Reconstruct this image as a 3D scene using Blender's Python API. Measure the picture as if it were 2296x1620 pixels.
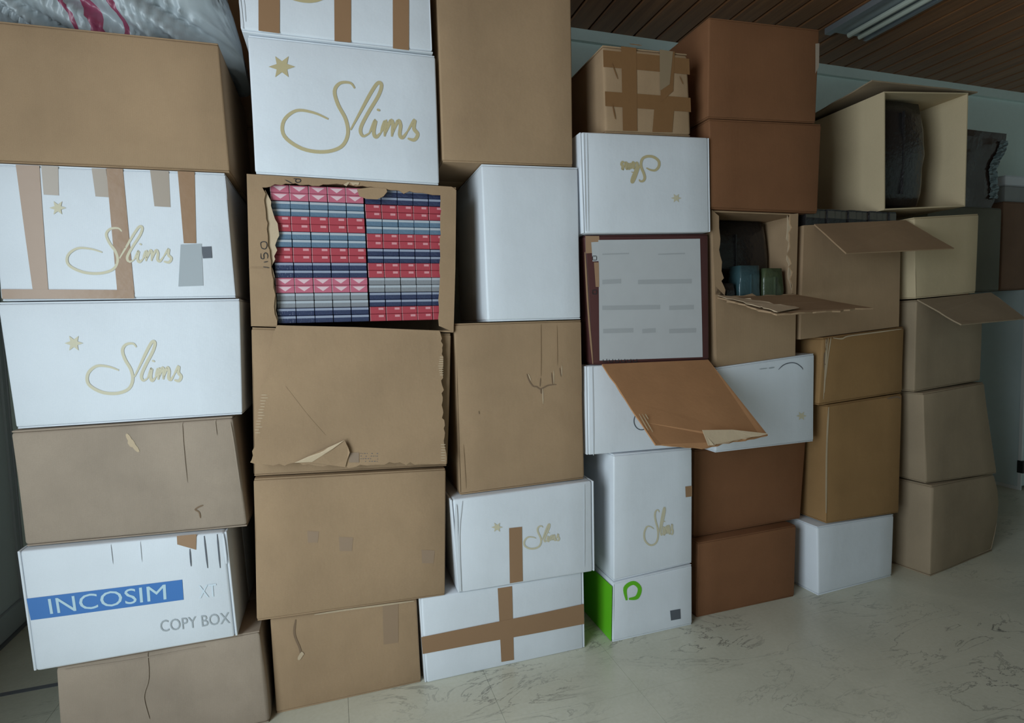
import bpy, bmesh, math, random
from mathutils import Vector, Matrix, noise

# ------------------------------------------------------------------ clear
for o in list(bpy.data.objects):
    bpy.data.objects.remove(o, do_unlink=True)
SC = bpy.context.scene
COL = SC.collection

# ------------------------------------------------------------------ camera
W, H, FPX, CAMZ = 2296.0, 1620.0, 1251.676, 1.12
RIGHT = Vector((0.95198574, -0.30486376, -0.02795053))
DOWN = Vector((-0.04770264, -0.05753347, -0.99720327))
FWD = Vector((0.30240305, 0.95065661, -0.06931385))
CAM = Vector((0, 0, CAMZ))
cd = bpy.data.cameras.new('camera')
cd.sensor_fit = 'HORIZONTAL'; cd.sensor_width = 36.0
cd.lens = FPX / W * 36.0
cd.clip_start = 0.02
cam = bpy.data.objects.new('camera', cd)
COL.objects.link(cam)
up, back = -DOWN, -FWD
cam.matrix_world = Matrix(((RIGHT.x, up.x, back.x, 0), (RIGHT.y, up.y, back.y, 0), (RIGHT.z, up.z, back.z, CAMZ), (0, 0, 0, 1)))
SC.camera = cam

# ------------------------------------------------------------------ world, daylight, exposure
world = bpy.data.worlds.new('world'); SC.world = world
world.use_nodes = True
wb = world.node_tree.nodes['Background']
wb.inputs[0].default_value = (0.62, 0.80, 1.0, 1); wb.inputs[1].default_value = 1.0
# daylight entering through the glazed door in the left wall, beside and behind the viewer
ld = bpy.data.lights.new('doorway_left_offscreen', 'AREA')
ld.shape = 'RECTANGLE'; ld.size = 1.35; ld.size_y = 1.9
ld.energy = 68; ld.color = (0.80, 0.93, 1.0)
lo = bpy.data.objects.new('doorway_left_offscreen', ld); COL.objects.link(lo)
lo.location = (-1.225, 0.12, 1.15)
lo.rotation_euler = (math.radians(90), 0, math.radians(-90))   # faces +X into the room
SC.view_settings.view_transform = 'Standard'
SC.view_settings.look = 'None'
SC.view_settings.gamma = 1.0
SC.view_settings.use_curve_mapping = False
SC.view_settings.exposure = 0.0

# ------------------------------------------------------------------ helpers
random.seed(7)

def ray(q):
    return (RIGHT * ((q[0] - W / 2) / FPX) + DOWN * ((q[1] - H / 2) / FPX) + FWD)

def on_plane(q, p0, n):
    d = ray(q)
    return CAM + d * ((p0 - CAM).dot(n) / d.dot(n))

def at_y(q, y):
    d = ray(q)
    return CAM + d * (y / d.y)

def prop(o, label=None, cat=None, group=None, kind=None):
    if label: o['label'] = label
    if cat: o['category'] = cat
    if group: o['group'] = group
    if kind: o['kind'] = kind
    return o

def empty(name, loc, label, cat, group=None):
    o = bpy.data.objects.new(name, None)
    o.empty_display_size = 0.05
    COL.objects.link(o); o.location = loc
    return prop(o, label, cat, group)

def link_mesh(name, me, parent=None):
    o = bpy.data.objects.new(name, me); COL.objects.link(o)
    if parent is not None: o.parent = parent
    return o

def root_of(o):
    v = Vector((0, 0, 0))
    while o is not None:
        v = v + o.location; o = o.parent
    return v

def mesh_obj(name, verts, faces, mats, parent=None, smooth=False, fmat=None):
    """verts are world positions; they are made local to the parent."""
    off = root_of(parent) if parent is not None else Vector((0, 0, 0))
    me = bpy.data.meshes.new(name)
    me.from_pydata([tuple(Vector(v) - off) for v in verts], [], faces)
    if not isinstance(mats, (list, tuple)): mats = [mats]
    for m in mats: me.materials.append(m)
    if fmat: me.polygons.foreach_set('material_index', fmat)
    bm = bmesh.new(); bm.from_mesh(me)
    bmesh.ops.recalc_face_normals(bm, faces=bm.faces)
    bm.to_mesh(me); bm.free()
    if smooth: me.polygons.foreach_set('use_smooth', [True] * len(me.polygons))
    me.update()
    return link_mesh(name, me, parent)

def box_vf(x0, x1, y0, y1, z0, z1):
    v = [(x0, y0, z0), (x1, y0, z0), (x1, y1, z0), (x0, y1, z0), (x0, y0, z1), (x1, y0, z1), (x1, y1, z1), (x0, y1, z1)]
    f = [(0, 1, 2, 3), (4, 5, 6, 7), (0, 1, 5, 4), (1, 2, 6, 5), (2, 3, 7, 6), (3, 0, 4, 7)]
    return v, f

def add_box(name, x0, x1, y0, y1, z0, z1, mat, parent=None):
    v, f = box_vf(x0, x1, y0, y1, z0, z1)
    return mesh_obj(name, v, f, mat, parent)

def slab(name, pts, thick, mat, parent=None, normal=None):
    """polygon (world points) given thickness along its normal."""
    pts = [Vector(p) for p in pts]
    if normal is None:
        normal = Vector((0, 0, 0))
        for i in range(len(pts)):
            a, b = pts[i], pts[(i + 1) % len(pts)]
            normal += a.cross(b)
        normal.normalize()
    n = len(pts)
    v = pts + [p + normal * thick for p in pts]
    f = [tuple(range(n)), tuple(range(2 * n - 1, n - 1, -1))]
    for i in range(n):
        j = (i + 1) % n
        f.append((i, j, n + j, n + i))
    return mesh_obj(name, v, f, mat, parent)

def ragged(a, b, n, amp, seed=0):
    """points from a to b (2-tuples or 3-vectors) with a torn wobble; a included, b not."""
    rnd = random.Random(seed)
    a = Vector(a); b = Vector(b); out = [a.copy()]
    d = b - a
    if len(a) == 2:
        perp = Vector((-d.y, d.x)).normalized()
    else:
        perp = None
    for i in range(1, n):
        t = (i + rnd.uniform(-.3, .3)) / n
        w = rnd.gauss(0, amp)
        if perp is not None:
            out.append(a + d * t + perp * w)
        else:
            out.append(a + d * t + Vector((rnd.gauss(0, amp), rnd.gauss(0, amp), rnd.gauss(0, amp) * .5)))
    return out

# ------------------------------------------------------------------ materials
def new_mat(name):
    m = bpy.data.materials.new(name); m.use_nodes = True
    nt = m.node_tree
    return m, nt, nt.nodes['Principled BSDF']

def nd(nt, kind, **kw):
    n = nt.nodes.new(kind)
    for k, v in kw.items():
        if k in n.inputs.keys():
            n.inputs[k].default_value = v
        else:
            setattr(n, k, v)
    return n

def mixc(nt, fac, a, b, blend='MIX'):
    n = nt.nodes.new('ShaderNodeMix'); n.data_type = 'RGBA'; n.blend_type = blend
    for i, s in ((0, fac), (6, a), (7, b)):
        if hasattr(s, 'is_output'): nt.links.new(s, n.inputs[i])
        elif i == 0: n.inputs[0].default_value = s
        else: n.inputs[i].default_value = (*s, 1)
    return n.outputs[2]

def rampn(nt, src, stops):
    r = nt.nodes.new('ShaderNodeValToRGB')
    while len(r.color_ramp.elements) < len(stops): r.color_ramp.elements.new(0.5)
    for e, (p, c) in zip(r.color_ramp.elements, stops):
        e.position = p; e.color = (c, c, c, 1) if not isinstance(c, tuple) else (*c, 1)
    nt.links.new(src, r.inputs[0])
    return r.outputs[0]

def mapping(nt, scale=(1, 1, 1), rot=(0, 0, 0), loc=(0, 0, 0)):
    tc = nt.nodes.new('ShaderNodeTexCoord'); mp = nt.nodes.new('ShaderNodeMapping')
    mp.inputs['Scale'].default_value = scale; mp.inputs['Rotation'].default_value = rot; mp.inputs['Location'].default_value = loc
    nt.links.new(tc.outputs['Object'], mp.inputs[0])
    return mp.outputs[0]

def ntex(nt, vec, scale, detail=3, rough=.55, dist=0):
    n = nd(nt, 'ShaderNodeTexNoise'); n.inputs['Scale'].default_value = scale
    n.inputs['Detail'].default_value = detail; n.inputs['Roughness'].default_value = rough; n.inputs['Distortion'].default_value = dist
    nt.links.new(vec, n.inputs['Vector']); return n.outputs[0]

def card_mat(name, col, rough=.78, var=.10, rib=.028, spec=.25, seed=0.0):
    """corrugated board: faint flute ribs, paper mottling, scuffs."""
    m, nt, b = new_mat(name)
    vec = mapping(nt, loc=(seed, seed * .7, seed * .3))
    big = rampn(nt, ntex(nt, vec, 5.0, 4), ((.30, 0.0), (.70, 1.0)))
    fine = ntex(nt, mapping(nt, (1, 1, 1), loc=(seed, 0, 0)), 420, 2)
    streak = rampn(nt, ntex(nt, mapping(nt, (45, 45, 1.6), loc=(seed, 0, 0)), 1.0, 3), ((.42, 0.0), (.78, 1.0)))
    dk = tuple(c * (1 - var) for c in col); lt = tuple(min(1, c * (1 + var)) for c in col)
    c = mixc(nt, big, dk, lt)
    c = mixc(nt, .10, c, fine, 'OVERLAY')
    sm = nd(nt, 'ShaderNodeMath', operation='MULTIPLY'); nt.links.new(streak, sm.inputs[0]); sm.inputs[1].default_value = .22
    c = mixc(nt, sm.outputs[0], c, lt)
    nt.links.new(c, b.inputs['Base Color'])
    b.inputs['Roughness'].default_value = rough
    b.inputs['Specular IOR Level'].default_value = spec
    wv = nd(nt, 'ShaderNodeTexWave'); wv.wave_type = 'BANDS'; wv.bands_direction = 'X'
    wv.inputs['Scale'].default_value = 75; wv.inputs['Distortion'].default_value = .6
    nt.links.new(mapping(nt), wv.inputs['Vector'])
    ad = nd(nt, 'ShaderNodeMath', operation='MULTIPLY'); nt.links.new(wv.outputs[1], ad.inputs[0]); ad.inputs[1].default_value = rib
    a2 = nd(nt, 'ShaderNodeMath', operation='ADD'); nt.links.new(ad.outputs[0], a2.inputs[0])
    bn = ntex(nt, vec, 9, 4); nt.links.new(bn, a2.inputs[1])
    bp = nd(nt, 'ShaderNodeBump'); bp.inputs['Strength'].default_value = .30; bp.inputs['Distance'].default_value = .007
    nt.links.new(a2.outputs[0], bp.inputs['Height']); nt.links.new(bp.outputs[0], b.inputs['Normal'])
    return m

def plain_mat(name, col, rough=.5, metal=0.0, spec=.4, bump=0.0, bscale=60, var=0.0):
    m, nt, b = new_mat(name)
    b.inputs['Base Color'].default_value = (*col, 1); b.inputs['Roughness'].default_value = rough
    b.inputs['Metallic'].default_value = metal; b.inputs['Specular IOR Level'].default_value = spec
    if var:
        f = ntex(nt, mapping(nt), bscale * .3, 4)
        c = mixc(nt, f, tuple(x * (1 - var) for x in col), tuple(min(1, x * (1 + var)) for x in col))
        nt.links.new(c, b.inputs['Base Color'])
    if bump:
        bp = nd(nt, 'ShaderNodeBump'); bp.inputs['Strength'].default_value = bump; bp.inputs['Distance'].default_value = .003
        nt.links.new(ntex(nt, mapping(nt), bscale, 3), bp.inputs['Height']); nt.links.new(bp.outputs[0], b.inputs['Normal'])
    return m

KR = card_mat('kraft_tan', (.335, .222, .130), seed=1)
KR2 = card_mat('kraft_tan_grey', (.325, .255, .195), seed=5, var=.13)
KB = KR
KD = card_mat('kraft_red_brown', (.195, .086, .039), seed=13, rib=.015)
KO = card_mat('kraft_ochre', (.29, .165, .068), seed=17)
KG = card_mat('kraft_dull', (.29, .22, .145), seed=21)
KL = card_mat('kraft_pale', (.53, .42, .265), seed=25, var=.05)
KT = card_mat('torn_paper', (.52, .40, .27), rough=.9, seed=29)
KI = card_mat('kraft_flap_inside', (.42, .215, .10), seed=33, rib=.012)
WH = card_mat('white_board', (.67, .70, .74), rough=.52, var=.035, rib=.015, seed=37)
WH2 = WH
WHE = WH
TAPE = plain_mat('brown_tape', (.30, .175, .095), .32, spec=.5, bump=.25, bscale=25)
TAPEG = plain_mat('grey_brown_tape', (.36, .29, .23), .35, spec=.5)
TAPES = plain_mat('shiny_tape', (.22, .115, .05), .16, spec=.6, bump=.5, bscale=18)
GOLD = plain_mat('gold_print', (.50, .42, .24), .42, spec=.5)
GOLDF = plain_mat('pale_gold_print', (.58, .53, .38), .5)
BLUE = plain_mat('blue_print', (.045, .17, .46), .5)
INK = plain_mat('ink', (.03, .028, .03), .7)
GREYP = plain_mat('grey_print', (.36, .39, .41), .6)
GREYD = plain_mat('dark_grey_print', (.10, .11, .13), .6)
TEAR_SHADE = plain_mat('torn_liner_shade', (.20, .13, .08), .9)  # torn board, with the darkness inside open tears put into the colour
GREEN = plain_mat('green_print', (.12, .47, .015), .4)
MAROON = plain_mat('maroon_board', (.085, .03, .028), .45)
PRINTB = plain_mat('brown_picture_print', (.36, .22, .13), .5)
PANEL = plain_mat('grey_white_panel', (.50, .51, .52), .55, var=.05)

# ------------------------------------------------------------------ the setting
XL, XR, YB, YF, ZC = -1.195, 5.0, 2.62, -2.6, 2.55

def marble():
    m, nt, b = new_mat('marble_tile')
    v = mapping(nt, (1, 1, 1), rot=(0, 0, .55))
    base = ntex(nt, v, 2.2, 5, .6, .6)
    c = mixc(nt, rampn(nt, base, ((.3, 0.), (.7, 1.))), (.53, .525, .425), (.67, .655, .535))
    v2 = mapping(nt, (1.0, 3.2, 1), rot=(0, 0, .9))
    n2 = ntex(nt, v2, 2.3, 6, .62, 1.6)
    vein = rampn(nt, n2, ((.485, 0.), (.5, 1.), (.515, 0.)))
    n3 = ntex(nt, mapping(nt, loc=(3, 1, 0)), 1.7, 2)
    mk = rampn(nt, n3, ((.42, 0.), (.66, 1.)))
    mm = nd(nt, 'ShaderNodeMath', operation='MULTIPLY'); nt.links.new(vein, mm.inputs[0]); nt.links.new(mk, mm.inputs[1])
    m2 = nd(nt, 'ShaderNodeMath', operation='MULTIPLY'); nt.links.new(mm.outputs[0], m2.inputs[0]); m2.inputs[1].default_value = .9
    c = mixc(nt, m2.outputs[0], c, (.13, .125, .11))
    c = mixc(nt, .12, c, ntex(nt, mapping(nt), 90, 3), 'OVERLAY')
    nt.links.new(c, b.inputs['Base Color'])
    b.inputs['Roughness'].default_value = .27; b.inputs['Specular IOR Level'].default_value = .45
    return m
MARBLE = marble()
GROUT = plain_mat('grout', (.36, .355, .33), .8)
GROUTD = plain_mat('dark_grout', (.16, .17, .19), .8)
WALLM = plain_mat('teal_grey_plaster', (.68, .79, .75), .85, bump=.15, bscale=120, var=.04)
WALLW = plain_mat('grey_white_plaster', (.42, .46, .50), .8, bump=.1, bscale=120)
FRAME = plain_mat('white_frame', (.75, .77, .78), .4)

floor = add_box('floor', XL, XR, YF, YB, -.10, -.012, GROUT); prop(floor, 'pale beige marble tiled floor', None, None, 'structure')
ts = .42; x0 = 1.25 - 6 * ts; y0 = 1.43 - 10 * ts
tile_me = {}
iy = 0
yy = y0
while yy < YB:
    xx = x0
    while xx < XR:
        ax, bx = max(xx, XL), min(xx + ts, XR); ay, by = max(yy, YF), min(yy + ts, YB)
        if bx - ax > .03 and by - ay > .03:
            key = (round(bx - ax, 3), round(by - ay, 3))
            if key not in tile_me:
                w, d, g = key[0] / 2, key[1] / 2, .0004
                bm = bmesh.new()
                v, f = box_vf(-w + g, w - g, -d + g, d - g, -.0115, 0)
                vs = [bm.verts.new(p) for p in v]
                for q in f: bm.faces.new([vs[i] for i in q])
                bmesh.ops.recalc_face_normals(bm, faces=bm.faces)
                me = bpy.data.meshes.new('tile'); bm.to_mesh(me); bm.free(); me.materials.append(MARBLE)
                tile_me[key] = me
            o = link_mesh('tile', tile_me[key], floor)
            o.location = ((ax + bx) / 2, (ay + by) / 2, 0)
        xx += ts
    yy += ts
# object coords would repeat on shared tiles: drive the stone from world position instead
def world_coords(m):
    nt = m.node_tree
    g = nt.nodes.new('ShaderNodeNewGeometry')
    for n in nt.nodes:
        if n.type == 'MAPPING':
            for l in list(n.inputs[0].links): nt.links.remove(l)
            nt.links.new(g.outputs['Position'], n.inputs[0])
world_coords(MARBLE)
sv, sf = box_vf(XL + .005, -.80, 2.085, 2.105, .0002, .0012)
sill = mesh_obj('trim_3', sv, sf, GROUTD); prop(sill, 'dark grey joint strip across the floor tiles beside the left wall', None, None, 'structure')

wall_b = add_box('wall_back', XL - .1, XR + .1, YB, YB + .12, -.1, ZC + .2, WALLM); prop(wall_b, 'teal grey plaster back wall', None, None, 'structure')
wall_r = add_box('wall_right', XR, XR + .12, YF, YB, -.1, ZC + .2, WALLM); prop(wall_r, 'teal grey plaster side wall', None, None, 'structure')
wall_f = add_box('wall_front', XL - .1, XR + .1, YF - .12, YF, -.1, ZC + .2, WALLM); prop(wall_f, 'teal grey plaster wall facing the boxes', None, None, 'structure')
# left wall with the daylight opening y -1.6 .. 1.1
OY0, OY1, OZ = -.62, .86, 2.15
DY0, DY1 = 1.72, 2.612
lv, lf = [], []
for a in ((XL - .12, XL, OY1, DY0, -.1, ZC + .2), (XL - .12, XL, DY1, YB, -.1, ZC + .2), (XL - .12, XL, DY0, DY1, OZ, ZC + .2), (XL - .12, XL, YF, OY0, -.1, ZC + .2), (XL - .12, XL, OY0, OY1, OZ, ZC + .2)):
    v, f = box_vf(*a); lf += [tuple(i + len(lv) for i in q) for q in f]; lv += v
wall_l = mesh_obj('wall_left', lv, lf, WALLW); prop(wall_l, 'grey white plaster wall with a glazed doorway', None, None, 'structure')
fv, ff = [], []
for a in ((XL - .11, XL - .05, OY0, OY0 + .04, 0, OZ), (XL - .11, XL - .05, OY1 - .04, OY1, 0, OZ), (XL - .11, XL - .05, OY0 + .04, OY1 - .04, OZ - .04, OZ), (XL - .11, XL - .05, .09, .15, 0, OZ - .04)):
    v, f = box_vf(*a); ff += [tuple(i + len(fv) for i in q) for q in f]; fv += v
dr = mesh_obj('door_1', fv, ff, FRAME); prop(dr, 'white frame of the glazed doorway', None, None, 'structure')
def glass_mat():
    m = bpy.data.materials.new('thin_glass'); m.use_nodes = True
    nt = m.node_tree; nt.nodes.remove(nt.nodes['Principled BSDF'])
    tr = nt.nodes.new('ShaderNodeBsdfTransparent'); gl = nt.nodes.new('ShaderNodeBsdfGlossy'); gl.inputs['Roughness'].default_value = .03
    mx = nt.nodes.new('ShaderNodeMixShader'); mx.inputs[0].default_value = .06
    nt.links.new(tr.outputs[0], mx.inputs[1]); nt.links.new(gl.outputs[0], mx.inputs[2]); nt.links.new(mx.outputs[0], nt.nodes['Material Output'].inputs[0])
    return m
GLASS = glass_mat()
for a, b in ((OY0 + .04, .09), (.15, OY1 - .04)):
    add_box('pane', XL - .020, XL - .016, a, b, 0, OZ - .04, GLASS, dr)
# narrow door: metal frame, frosted panels
FROST = plain_mat('frosted_panel', (.58, .64, .66), .5)
ALU = plain_mat('grey_aluminium', (.46, .50, .53), .45, metal=.2)
d2 = add_box('door_2', XL - .05, XL - .004, DY0, DY0 + .05, .012, OZ, ALU); prop(d2, 'narrow grey framed door with frosted lower panel', None, None, 'structure')
add_box('frame_rail', XL - .05, XL - .004, DY1 - .022, DY1, .012, OZ, ALU, d2)
add_box('bottom_rail', XL - .05, XL, DY0 + .05, DY1 - .022, .014, .105, ALU, d2)
add_box('middle_rail', XL - .05, XL - .004, DY0 + .05, DY1 - .022, 1.28, 1.36, ALU, d2)
add_box('frame_rail', XL - .05, XL - .004, DY0 + .05, DY1 - .022, OZ - .06, OZ, ALU, d2)
fp = add_box('frosted_panel', XL - .032, XL - .012, DY0 + .05, DY1 - .022, .107, 1.28, FROST, d2)
add_box('pane', XL - .026, XL - .020, DY0 + .05, DY1 - .022, 1.36, OZ - .06, FROST, d2)
bb2 = add_box('trim_2', XL - .05, XL + .006, OY1, YB, 0, .011, GROUTD); prop(bb2, 'dark threshold strip under the narrow door', None, None, 'structure')

# ceiling: wooden boards running away from the viewer
def wood():
    m, nt, b = new_mat('dark_wood_board')
    g = nt.nodes.new('ShaderNodeNewGeometry'); mp = nt.nodes.new('ShaderNodeMapping')
    mp.inputs['Scale'].default_value = (30, 1.4, 30); nt.links.new(g.outputs['Position'], mp.inputs[0])
    n = ntex(nt, mp.outputs[0], 1.0, 5, .6, .8)
    c = mixc(nt, rampn(nt, n, ((.3, 0.), (.72, 1.))), (.17, .07, .028), (.32, .145, .06))
    nt.links.new(c, b.inputs['Base Color']); b.inputs['Roughness'].default_value = .42
    bp = nd(nt, 'ShaderNodeBump'); bp.inputs['Strength'].default_value = .2; bp.inputs['Distance'].default_value = .002
    nt.links.new(n, bp.inputs['Height']); nt.links.new(bp.outputs[0], b.inputs['Normal'])
    return m
WOOD = wood()
ceil = add_box('ceiling', XL, XR, YF, YB, ZC + .016, ZC + .1, WOOD); prop(ceil, 'ceiling of dark brown wooden boards', None, None, 'structure')
bw = .126
bm = bmesh.new(); hw = bw / 2
prof = [(-hw + .004, .016), (-hw + .004, .005), (-hw + .010, 0), (hw - .010, 0), (hw - .004, .005), (hw - .004, .016)]
L0, L1 = YF, YB
va = [bm.verts.new((x, L0, z)) for x, z in prof]; vb = [bm.verts.new((x, L1, z)) for x, z in prof]
for i in range(len(prof)):
    j = (i + 1) % len(prof); bm.faces.new((va[i], va[j], vb[j], vb[i]))
bm.faces.new(va); bm.faces.new(vb[::-1])
bmesh.ops.recalc_face_normals(bm, faces=bm.faces)
bme = bpy.data.meshes.new('board'); bm.to_mesh(bme); bm.free(); bme.materials.append(WOOD)
FX0, FX1, FY1 = 2.425, 2.70, 2.285
x = 1.147 - 18 * bw - bw / 2
while x < XR - hw:
    if x > XL + hw:
        o = link_mesh('board', bme, ceil); o.location = (x, 0, ZC)
    x += bw
tr = add_box('trim_1', XL, XR, YB - .022, YB, ZC - .055, ZC, WALLM); prop(tr, 'narrow teal grey moulding where wall meets ceiling', None, None, 'structure')

# unlit fluorescent fitting under the ceiling boards
METAL = plain_mat('grey_metal', (.42, .46, .50), .3, metal=.6)
DIFF = plain_mat('diffuser_plastic', (.55, .58, .50), .25, spec=.6)
BLACK = plain_mat('black_plastic', (.012, .012, .012), .6)
fx = empty('ceiling_light', (2.56, 1.6, ZC - .012), 'unlit fluorescent fitting with grey metal rims set under the wooden ceiling boards', 'ceiling light')
FY0 = .75
add_box('housing', FX0, FX1, FY0, FY1, ZC - .012, ZC - .001, METAL, fx)
add_box('side_rim', FX0, FX0 + .035, FY0, FY1, ZC - .030, ZC - .012, METAL, fx)
add_box('side_rim', FX1 - .02, FX1, FY0, FY1, ZC - .030, ZC - .012, METAL, fx)
for xc in (2.56, 2.63):
    v, f = [], []
    for k in range(2):
        yy_ = (FY0 + .02, FY1 - .02)[k]
        for i in range(10):
            a = i / 10 * 2 * math.pi
            v.append((xc + .013 * math.cos(a), yy_, ZC - .026 + .013 * math.sin(a)))
    for i in range(10): f.append((i, (i + 1) % 10, 10 + (i + 1) % 10, 10 + i))
    f += [tuple(range(10)), tuple(range(19, 9, -1))]
    mesh_obj('tube', v, f, DIFF, fx, smooth=False)

# ------------------------------------------------------------------ cartons
class Carton:
    """front face back-projected from the photo onto an upright plane; the box goes straight back from it."""
    def __init__(s, name, label, quad, y, depth, mat, yaw=0, flaps='z', cat='cardboard box', group=None, seed=0, e=.005, amp=.0016, flapmat=None, body=True, gap=.0015, on=None, xmin=None, bulge=0.0):
        s.bulge = bulge
        s.seed, s.amp, s.mat = seed, amp, mat
        a = math.radians(yaw)
        s.n = Vector((math.sin(a), -math.cos(a), 0))          # outwards, to the viewer
        mid = ((quad[3][0] + quad[2][0]) / 2, (quad[3][1] + quad[2][1]) / 2)
        s.p0 = at_y(mid, y)
        s.TL, s.TR, s.BR, s.BL = [on_plane(q, s.p0, s.n) for q in quad]
        s.TL.z -= gap; s.TR.z -= gap
        s.BL.z = max(s.BL.z, 0.0); s.BR.z = max(s.BR.z, 0.0)
        if on == 'floor': s.BL.z = s.BR.z = 0.0
        elif on is not None:                                   # rest on the top of the box below
            for p in (s.BL, s.BR):
                d = on.TR - on.TL
                p.z = on.TL.z + d.z * (p.x - on.TL.x) / d.x + .003 + (.004 if yaw else 0)
        if xmin is not None:
            for p in (s.BL, s.TL): p.x = max(p.x, xmin)
        s.depth = depth
        s.inw = -s.n
        b = (s.BL + s.BR) / 2 + s.inw * depth / 2
        s.root = empty(name, (b.x, b.y, min(s.BL.z, s.BR.z)), label, cat, group)
        s.c8 = [s.BL, s.BR, s.TL, s.TR] + [p + s.inw * depth for p in (s.BL, s.BR, s.TL, s.TR)]
        s.w = (s.BR - s.BL).length; s.h = (s.TL - s.BL).length
        if body: s.make_body(mat, flapmat or mat, flaps, e)
    def tri(s, u, v, w):
        c = s.c8
        f = c[0] * (1 - u) * (1 - v) + c[1] * u * (1 - v) + c[2] * (1 - u) * v + c[3] * u * v
        g = c[4] * (1 - u) * (1 - v) + c[5] * u * (1 - v) + c[6] * (1 - u) * v + c[7] * u * v
        p = f * (1 - w) + g * w
        if s.bulge: p = p + (c[1] - c[0]).normalized() * (s.bulge * u * u * 4 * v * (1 - v))   # a side pushed out
        return p
    def wob(s, p):
        q = Vector((p.x * 3.3 + s.seed * 3.1, p.y * 3.3, p.z * 3.3 + s.seed * 1.7))
        return s.amp * noise.noise(q) * 1.6
    def rbox(s, name, u0, u1, v0, v1, w0, w1, e, mat, n=5, wob=True, parent=None):
        D = (s.w, s.h, s.depth)
        lo = (u0 * D[0], v0 * D[1], w0 * D[2]); hi = (u1 * D[0], v1 * D[1], w1 * D[2])
        axes = []
        for k in range(3):
            ee = min(e, (hi[k] - lo[k]) * .45)
            inner = [lo[k] + ee + (hi[k] - lo[k] - 2 * ee) * i / n for i in range(n + 1)]
            axes.append([lo[k], lo[k] + ee * .3] + inner + [hi[k] - ee * .3, hi[k]])
        idx, V, Fc = {}, [], []
        def vid(ijk):
            if ijk in idx: return idx[ijk]
            p = Vector([axes[k][ijk[k]] for k in range(3)])
            q = Vector([min(max(p[k], lo[k] + min(e, (hi[k] - lo[k]) * .45)), hi[k] - min(e, (hi[k] - lo[k]) * .45)) for k in range(3)])
            d = p - q
            nn = d.normalized() if d.length > 1e-9 else Vector((0, 0, 0))
            ee = min(e, min(hi[k] - lo[k] for k in range(3)) * .45)
            p = q + nn * ee if d.length > 1e-9 else p
            wpt = s.tri(p[0] / D[0], p[1] / D[1], p[2] / D[2])
            if wob:
                ax = max(range(3), key=lambda k: abs(nn[k]))
                dirv = ((s.BR - s.BL).normalized(), Vector((0, 0, 1)), s.inw)[ax] * (1 if nn[ax] > 0 else -1)
                wd = s.wob(wpt)
                if ax == 1: wd *= .25
                wpt = wpt + dirv * wd
            idx[ijk] = len(V); V.append(wpt); return idx[ijk]
        m = [len(a) - 1 for a in axes]
        for k in range(3):
            i, j = [t for t in range(3) if t != k]
            for side in (0, m[k]):
                for a in range(m[i]):
                    for b in range(m[j]):
                        q = []
                        for da, db in ((0, 0), (1, 0), (1, 1), (0, 1)):
                            t = [0, 0, 0]; t[k] = side; t[i] = a + da; t[j] = b + db
                            q.append(vid(tuple(t)))
                        Fc.append(tuple(q))
        o = mesh_obj(name, V, Fc, mat, parent or s.root, smooth=True)
        return o
    def make_body(s, mat, fm, flaps, e):
        t = .0042
        if flaps == 'z':
            d = t / s.h
            s.body = s.rbox('body', 0, 1, d, 1 - d, 0, 1, e, mat)
            for v0, v1, nm in ((1 - d * 1.02, 1, 'top_flap'), (0, d * 1.02, 'bottom_flap')):
                s.rbox(nm, .004, .996, v0, v1, .006, .4975, .0015, fm, 2, False)
                s.rbox(nm, .004, .996, v0, v1, .5025, .994, .0015, fm, 2, False)
        elif flaps == 'x':
            d = .0065 / s.w
            s.body = s.rbox('body', d, 1 - d, 0, 1, 0, 1, e, mat)
            for u0, u1 in ((0, d * .92), (1 - d * .92, 1)):
                s.rbox('side_flap', u0, u1, .004, .996, .004, .497, .002, fm, 2, False)
                s.rbox('side_flap', u0, u1, .004, .996, .503, .994, .002, fm, 2, False)
        else:
            s.body = s.rbox('body', 0, 1, 0, 1, 0, 1, e, mat)
    def pt(s, q, off=.0008):
        p = on_plane(q, s.p0, s.n)
        return p + s.n * (s.wob(p) + off)
    def lpt(s, q, off=.0008):
        """pixel onto the left side face"""
        nl = -(s.BR - s.BL).normalized()
        p = on_plane(q, (s.BL + s.TL) / 2, nl)
        return p + nl * (abs(s.wob(p)) + off)
    def quadmark(s, name, q, mat, off=.0009, n=8, label=None, fn=None):
        """a mark with pixel corners TL,TR,BR,BL, following the board"""
        fn = fn or s.pt
        V, Fc = [], []
        for i in range(n + 1):
            for j in range(n + 1):
                u, v = j / n, i / n
                x = (q[0][0] * (1 - u) + q[1][0] * u) * (1 - v) + (q[3][0] * (1 - u) + q[2][0] * u) * v
                y = (q[0][1] * (1 - u) + q[1][1] * u) * (1 - v) + (q[3][1] * (1 - u) + q[2][1] * u) * v
                V.append(fn((x, y), off))
        for i in range(n):
            for j in range(n):
                a = i * (n + 1) + j
                Fc.append((a, a + 1, a + n + 2, a + n + 1))
        o = mesh_obj(name, V, Fc, mat, s.root)
        if label: o['label'] = label
        return o
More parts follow.
